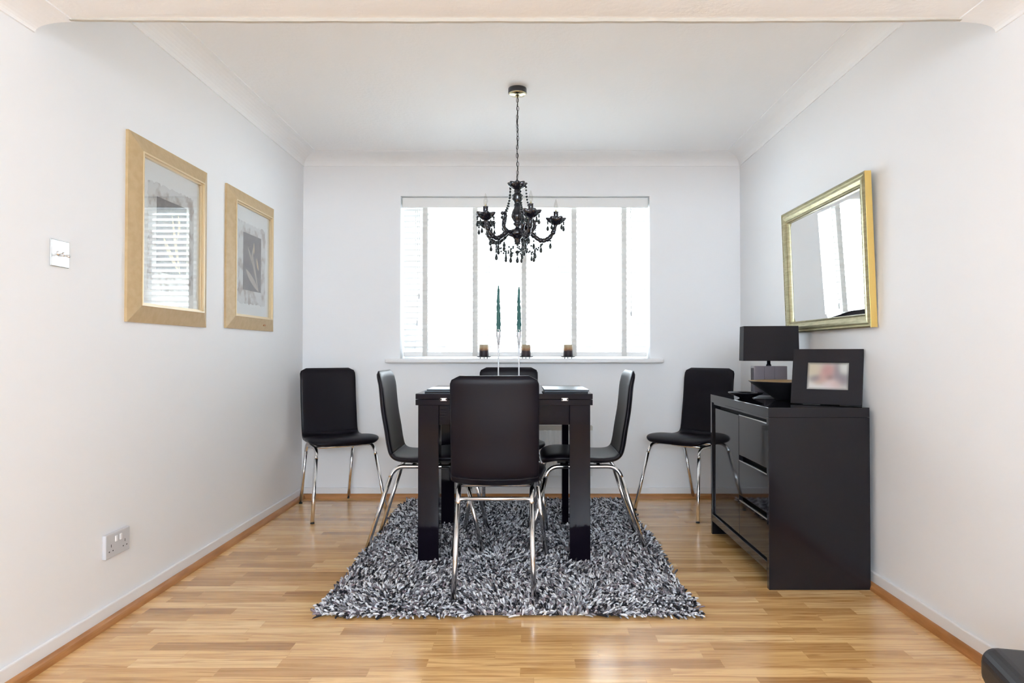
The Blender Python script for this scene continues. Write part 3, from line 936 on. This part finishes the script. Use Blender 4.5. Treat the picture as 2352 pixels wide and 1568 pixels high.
def picture(name, lab, yc, zc, plate, leaves):
    t = thing(name, lab, 'picture', (XL, yc, zc), 0, 'framed botanical prints on the left wall')
    hw, hh, mw, T_ = 0.315, 0.360, 0.064, 0.030
    # mitred frame: outer edge near the wall, inner edge standing proud
    def member(a, b, c, d):   # outer a-b, inner d-c, in y,z
        lo = [(0.0, *a), (0.0, *b), (0.0, *c), (0.0, *d)]
        hi = [(0.010, *a), (0.010, *b), (T_, *c), (T_, *d)]
        q.loft([lo, hi], True, False)
    q = MB(); o = [(-hw,-hh),(hw,-hh),(hw,hh),(-hw,hh)]; i_ = [(-hw+mw,-hh+mw),(hw-mw,-hh+mw),(hw-mw,hh-mw),(-hw+mw,hh-mw)]
    for k in range(4):
        member(o[k], o[(k+1)%4], i_[(k+1)%4], i_[k])
    fr = q.build('frame', M_frameoak, t)
    if plate:
        q = MB(); q.add([(0.018, 0.14, -hh+0.026), (0.018, 0.165, -hh+0.026), (0.0215, 0.165, -hh+0.036), (0.0215, 0.14, -hh+0.036)], [(0,1,2,3)])
        q.box(0.016, 0.0225, 0.14, 0.170, -hh+0.026, -hh+0.034)
        q.build('sticker', M_bead, fr)
    q = MB()
    g = mw
    for k, (wd_, x0_, x1_) in enumerate(((0.006, 0.012, T_+0.003), (0.007, 0.010, T_-0.008))):
        a0 = g; a1 = g + wd_; g = a1
        Y, Z = hw, hh
        q.box(x0_, x1_, -Y+a0, -Y+a1, -Z+a0, Z-a0); q.box(x0_, x1_, Y-a1, Y-a0, -Z+a0, Z-a0)
        q.box(x0_, x1_, -Y+a1, Y-a1, -Z+a0, -Z+a1); q.box(x0_, x1_, -Y+a1, Y-a1, Z-a1, Z-a0)
    q.build('slip', M_lip, t)
    Y, Z = hw-g, hh-g
    q = MB(); q.box(0.004, 0.010, -Y-0.01, Y+0.01, -Z-0.01, Z+0.01); q.build('mount', M_mat, t)
    # torn paper artwork with ragged outline
    q = MB(); pts = []
    per = [(-0.18,-0.222),(0.186,-0.222),(0.186,0.205),(-0.18,0.205)]
    for k in range(4):
        a, b = per[k], per[(k+1)%4]
        for s_ in range(26):
            f = s_/26; pts.append((a[0]+(b[0]-a[0])*f + random.uniform(-0.006,0.006), a[1]+(b[1]-a[1])*f + random.uniform(-0.006,0.006)))
    q.loft([[(0.0100, a, b) for a, b in pts], [(0.0108, a, b) for a, b in pts]], True, False)
    art = q.build('print', M_collage, t)
    q = MB(); q.box(0.0108, 0.0113, -0.118, 0.122, -0.150, 0.153); q.build('dark_panel', M_panel, art)
    for pts, w, gold in leaves:
        q = MB(); A, B = leaf_shape(pts, w)
        q.loft([[p + Vector((0.0118,0,0)) for p in A], [p + Vector((0.0118,0,0)) for p in B]], False, False, False)
        q.build('leaf', M_leafgold if gold else M_leafprint, art)
    q = MB(); q.box(0.0150, 0.0165, -Y, Y, -Z, Z); q.build('glass', M_picglass, t)
    return t
picture('framed_print', 'limed oak framed print nearer the light switch, its glass mirroring the blind', 2.860, 1.443, False,
        [([(0.07,-0.14),(0.03,-0.02),(0.0,0.10)], 0.012, True), ([(0.07,-0.14),(-0.02,-0.06),(-0.07,0.0)], 0.014, True), ([(0.04,0.0),(0.06,0.06),(0.05,0.11)], 0.010, True)])
picture('framed_print', 'limed oak framed print of a pale lily leaf, nearer the corner chair', 3.700, 1.449, True,
        [([(0.085,-0.145),(0.03,-0.03),(0.00,0.04),(0.02,0.10)], 0.013, False), ([(0.085,-0.145),(0.03,-0.11),(-0.04,-0.07),(-0.085,-0.04)], 0.018, False),
         ([(0.03,-0.03),(-0.02,0.03),(-0.06,0.08)], 0.010, False), ([(0.085,-0.03),(0.07,0.0),(0.06,0.035)], 0.009, True), ([(0.02,0.05),(0.02,0.08),(0.02,0.115)], 0.008, True)])

# ------------------------------------------------------------------ wall mirror (right wall, leaning out at the top)
mir = thing('wall_mirror', 'rectangular wall mirror with a pale gold frame leaning out from the right wall', 'mirror', (XR-0.003, 3.235, 1.071))
mir.rotation_euler = (0, R(-2.0), 0)
hw, H_, mw = 0.455, 0.640, 0.058
q = MB()
pr = [(0.0, 0.0), (-0.026, 0.0), (-0.030, 0.006), (-0.024, 0.012), (-0.030, 0.020), (-0.031, 0.030), (-0.024, 0.044), (-0.020, 0.048), (-0.022, 0.054), (-0.016, 0.058), (-0.004, 0.058)]
def corner(k, a, x):
    ys = (-1, 1, 1, -1)[k]; zs = (0, 0, 1, 1)[k]
    return (x, ys*(hw-a), a if zs == 0 else H_-a)
for k in range(4):
    k2 = (k+1) % 4
    q.loft([[corner(k, a, x) for x, a in pr], [corner(k2, a, x) for x, a in pr]], True, False)
fr = q.build('frame', M_gold, mir)
for ya, yb2 in ((-hw-0.0015, -hw+0.0005), (hw-0.0005, hw+0.0015)):
    q = MB(); q.box(-0.0265, 0.0, ya, yb2, 0.0, H_); q.build('gilt_edge', M_gold2, fr)
q = MB()
a0, a1 = mw-0.002, mw+0.020
o = [(-hw+a0, a0), (hw-a0, a0), (hw-a0, H_-a0), (-hw+a0, H_-a0)]; i_ = [(-hw+a1, a1), (hw-a1, a1), (hw-a1, H_-a1), (-hw+a1, H_-a1)]
vsb = [(-0.0085, *p) for p in o] + [(-0.0110, *p) for p in i_] + [(-0.004, *p) for p in o]
q.add(vsb, [(0,1,5,4),(1,2,6,5),(2,3,7,6),(3,0,4,7),(4,5,6,7),(11,10,9,8),(0,8,9,1),(1,9,10,2),(2,10,11,3),(3,11,8,0)])
q.build('mirror_glass', M_mirror, mir)

# ------------------------------------------------------------------ switch and socket
sw = thing('light_switch', 'square nickel two-gang toggle light switch on the left wall', 'light switch', (XL, 2.185, 1.284))
q = MB(); q.box(0.0, 0.007, -0.043, 0.043, -0.043, 0.043); q.build('plate', M_plate, sw, 0.003, 3)
for yy in (-0.012, 0.014):
    q = MB(); q.lathe([(0.0075, 0.006), (0.0075, 0.009), (0.005, 0.0105)], (0,0,0), 16, T=Matrix.Translation((0, yy, 0)) @ Matrix.Rotation(R(90), 4, 'Y'))
    cl_ = q.build('collar', M_chrome, sw)
    q = MB(); q.lathe([(0.0025, 0.008), (0.003, 0.015), (0.0052, 0.024), (0.004, 0.028), (0.001, 0.029)], (0,0,0), 14, T=Matrix.Translation((0, yy, 0)) @ Matrix.Rotation(R(105), 4, 'Y'))
    q.build('toggle', M_chrome, cl_)
so = thing('power_socket', 'double power socket low on the left wall', 'socket', (XL, 2.497, 0.277))
q = MB(); q.box(0.0, 0.014, -0.073, 0.073, -0.043, 0.043); q.build('faceplate', M_plastic, so, 0.003, 3)
for yy in (-0.014, 0.014):
    q = MB(); q.box(0.013, 0.0175, yy-0.006, yy+0.006, 0.008, 0.030); q.build('rocker', M_white, so, 0.002)
q = MB()
for cy_ in (-0.042, 0.042):
    q.box(0.0135, 0.0143, cy_-0.0015, cy_+0.0015, -0.006, 0.004); q.box(0.0135, 0.0143, cy_-0.014, cy_-0.008, -0.022, -0.018); q.box(0.0135, 0.0143, cy_+0.008, cy_+0.014, -0.022, -0.018)
pho = q.build('pin_holes', M_darkslot, so)

# ------------------------------------------------------------------ chandelier
CX, CY = -0.047, 3.41
ch = thing('chandelier', 'small black five-arm chandelier with jet beads hanging on a chain above the table', 'chandelier', (CX, CY, ZC))
def cz(z): return z - ZC
rose = MB(); rose.lathe([(0.046, 0.0), (0.047, -0.004), (0.047, -0.024), (0.0455, -0.026)], (0,0,0), 40); ro = rose.build('ceiling_rose', M_jet, ch)
q = MB(); q.lathe([(0.0455, -0.026), (0.040, -0.031), (0.020, -0.036), (0.008, -0.038), (0.006, -0.045), (0.001, -0.046)], (0,0,0), 40); q.build('rose_cap', M_brass, ro)
q = MB()
z = cz(2.245); k = 0
while z > cz(1.815):
    T = Matrix.Translation((0.0015*math.sin(k*0.9), 0, z-0.013)) @ Matrix.Rotation(k*PI/2 + k*0.12, 4, 'Z')
    pts = []
    for j in range(17):
        a = 2*PI*j/16; pts.append((0.0052*math.cos(a), 0, 0.0125*math.sin(a)))
    q.tube(pts, 0.0014, 6, False, T); z -= 0.0215; k += 1
q.tube([(0.002*math.sin(i*1.3), 0.002*math.cos(i*1.3), cz(2.25)-i*0.0147) for i in range(31)], 0.0016, 6)
q.build('chain', M_iron, ch)
def cup_prof(r): return [(0.008, -0.022), (r*0.42, -0.019), (r*0.66, -0.010), (r*0.90, 0.000), (r*1.02, 0.012), (r*0.97, 0.016), (r*0.80, 0.010), (r*0.4, 0.004), (0.010, 0.002)]
scf = lambda i: (0, 0.1, 0.5, 0.9, 1.2, 1.2, 0.9, 0.3, 0)[i]
q = MB(); q.lathe(cup_prof(0.045), (0,0,cz(1.800)), 48, (8, 0.10, scf)); q.build('crown_cup', M_jet, ch)
q = MB()
q.lathe([(0.004,1.83),(0.009,1.815),(0.012,1.80),(0.018,1.775),(0.015,1.766),(0.020,1.758),(0.029,1.752),(0.022,1.744),(0.027,1.733),(0.018,1.722),(0.014,1.712),(0.018,1.704),(0.015,1.696),(0.019,1.686),(0.026,1.672),(0.031,1.655),(0.0305,1.642),(0.024,1.628),(0.015,1.618),(0.021,1.611),(0.020,1.604),(0.009,1.596),(0.012,1.588),(0.024,1.583),(0.046,1.572),(0.050,1.560),(0.044,1.548),(0.024,1.541),(0.015,1.530),(0.017,1.520),(0.008,1.508),(0.002,1.498)], (0,0,-ZC), 32)
q.build('centre_column', M_jet, ch)
def teardrop(q, p, s_=1.0):
    q.sphere((p[0], p[1], p[2]-0.004*s_), 0.0046*s_, 8, 5)
    q.lathe([(0.0004, 0), (0.0022*s_, -0.005*s_), (0.0058*s_, -0.016*s_), (0.0068*s_, -0.022*s_), (0.0045*s_, -0.028*s_), (0.0006, -0.0300*s_)], (p[0], p[1], p[2]-0.009*s_), 10)
A0 = R(2)
strand_n = 0
for k in range(5):
    a = A0 + k*R(72)
    Rm = Matrix.Rotation(a, 4, 'Z')
    path = crom([(0.035,0,cz(1.562)), (0.060,0,cz(1.566)), (0.085,0,cz(1.548)), (0.115,0,cz(1.528)), (0.145,0,cz(1.530)), (0.172,0,cz(1.555)), (0.186,0,cz(1.588)), (0.192,0,cz(1.612))], 5)
    rr = [0.0100 + 0.0018*math.sin(i*1.15) for i in range(len(path))]
    q = MB(); q.tube(path, rr, 12, True, Rm)
    # rising scroll near the column
    sp_ = crom([(0.060,0,cz(1.562)), (0.082,0,cz(1.585)), (0.085,0,cz(1.612)), (0.075,0,cz(1.635)), (0.076,0,cz(1.652)), (0.090,0,cz(1.655))], 5)
    q.tube(sp_, [0.0100-0.0025*i/len(sp_)+0.0014*math.sin(i*1.2) for i in range(len(sp_))], 10, True, Rm)
    q.sphere((0.092, 0, cz(1.652)), 0.0100, 10, 6, T=Rm)
    # leaf knuckles on the arm
    for f in (9, 15, 21, 27):
        if f < len(path): q.sphere(tuple(path[f]), 0.0135, 10, 6, T=Rm)
    arm = q.build('arm', M_jet, ch)
    q = MB(); q.lathe(cup_prof(0.045), (0.193, 0, cz(1.625)), 40, (6, 0.13, scf), T=Rm); dc = q.build('drip_cup', M_jet, arm)
    q = MB(); q.lathe([(0.016, 1.626), (0.011, 1.634), (0.0125, 1.650), (0.0125, 1.668), (0.0145, 1.671), (0.0105, 1.672), (0.010, 1.668)], (0.193, 0, -ZC), 20, T=Rm); q.build('candle_sleeve', M_jet, arm)
    q = MB(); q.lathe([(0.005, 1.670), (0.0075, 1.678), (0.0105, 1.690), (0.0108, 1.700), (0.008, 1.714), (0.0035, 1.728), (0.0008, 1.736)], (0.193, 0, -ZC), 16, T=Rm); bu = q.build('bulb', M_bulb, arm)
    q = MB(); q.lathe([(0.0048, 1.668), (0.0048, 1.676), (0.0015, 1.682)], (0.193, 0, -ZC), 10, T=Rm); q.tube([(0.1915,0,cz(1.68)),(0.191,0,cz(1.70)),(0.195,0,cz(1.70)),(0.1945,0,cz(1.68))], 0.0004, 5, True, Rm); q.build('filament', M_brass, bu)
    # drops under the drip cup
    for j in range(5):
        b = R(72*j + 20)
        p = Rm @ Vector((0.193 + 0.042*math.cos(b), 0.042*math.sin(b), cz(1.634)))
        q = MB()
        q.tube([p, p + Vector((0,0,-0.010))], 0.0006, 5)
        q.sphere((p.x, p.y, p.z-0.012), 0.0052, 8, 5)
        teardrop(q, (p.x, p.y, p.z-0.017), 1.05); q.build('drop', M_jetbead, arm)
    # drops under the arm
    for px_, pz_ in ((0.118, 1.520), (0.165, 1.540), (0.082, 1.538)):
        p = Rm @ Vector((px_, 0, cz(pz_))); q = MB(); q.tube([p, p+Vector((0,0,-0.012))], 0.0006, 5); teardrop(q, (p.x, p.y, p.z-0.010), 1.15); q.build('drop', M_jetbead, arm)
    # bead strand from the crown to the scroll top
    q = MB(); pa = Rm @ Vector((0.043, 0, cz(1.795))); pb = Rm @ Vector((0.076, 0, cz(1.660)))
    for j in range(11):
        f = j/10; p = pa.lerp(pb, f**1.0); p.z -= 0.010*math.sin(PI*f); hor = -0.008*math.sin(PI*f)
        p += (Rm @ Vector((hor, 0, 0)))
        q.sphere(tuple(p), 0.0054 if j % 3 else 0.0062, 8, 5)
    q.build('bead_strand', M_jetbead, ch)
    # swag between this arm and the next
    a2 = a + R(72)
    pa = Vector((0.13*math.cos(a), 0.13*math.sin(a), cz(1.520))); pb = Vector((0.13*math.cos(a2), 0.13*math.sin(a2), cz(1.520)))
    q = MB(); pts = []
    for j in range(15):
        f = j/14; p = pa.lerp(pb, f); p.z -= 0.042*4*f*(1-f)
        pts.append(p.copy())
        if j % 2 == 0 or j in (1, 13): q.sphere(tuple(p), 0.0052, 8, 5)
    q.tube(pts, 0.0005, 4)
    teardrop(q, tuple(pts[7] + Vector((0,0,-0.004))), 1.2)
    q.build('bead_strand', M_jetbead, ch)
    # inner swag up to the column bottom
    q = MB(); pb = Vector((0.012*math.cos(a), 0.012*math.sin(a), cz(1.512)))
    for j in range(9):
        f = j/8; p = pa.lerp(pb, f); p.z -= 0.050*4*f*(1-f); q.sphere(tuple(p), 0.0048, 8, 5)
        if j == 4: teardrop(q, (p.x, p.y, p.z-0.004), 1.0)
    q.build('bead_strand', M_jetbead, ch)
q = MB(); q.tube([(0,0,cz(1.50)),(0,0,cz(1.475))], 0.0006, 5); q.sphere((0,0,cz(1.492)), 0.005, 10, 6); q.sphere((0,0,cz(1.468)), 0.0115, 14, 8, 0.75); teardrop(q, (0.0,0,cz(1.460)), 1.2)
q.build('finial_drop', M_jetbead, ch)

# ------------------------------------------------------------------ black leather footstool at the right edge
ft = thing('footstool', 'black leather seat corner cropped by the lower right edge of the photo', 'footstool', (1.178, 1.31, 0.0), R(-14))
q = MB(); q.box(-0.20, 0.20, -0.24, 0.24, 0.06, 0.21); q.build('body', M_leather2, ft, 0.02, 4)
q = MB(); q.box(-0.202, 0.202, -0.242, 0.242, 0.205, 0.300); q.build('cushion', M_leather2, ft, 0.035, 6)
for sx in (-1, 1):
    for sy in (-1, 1):
        q = MB(); q.box(sx*0.16-0.02, sx*0.16+0.02, sy*0.20-0.02, sy*0.20+0.02, 0.0, 0.065); q.build('foot', M_matblack, ft)
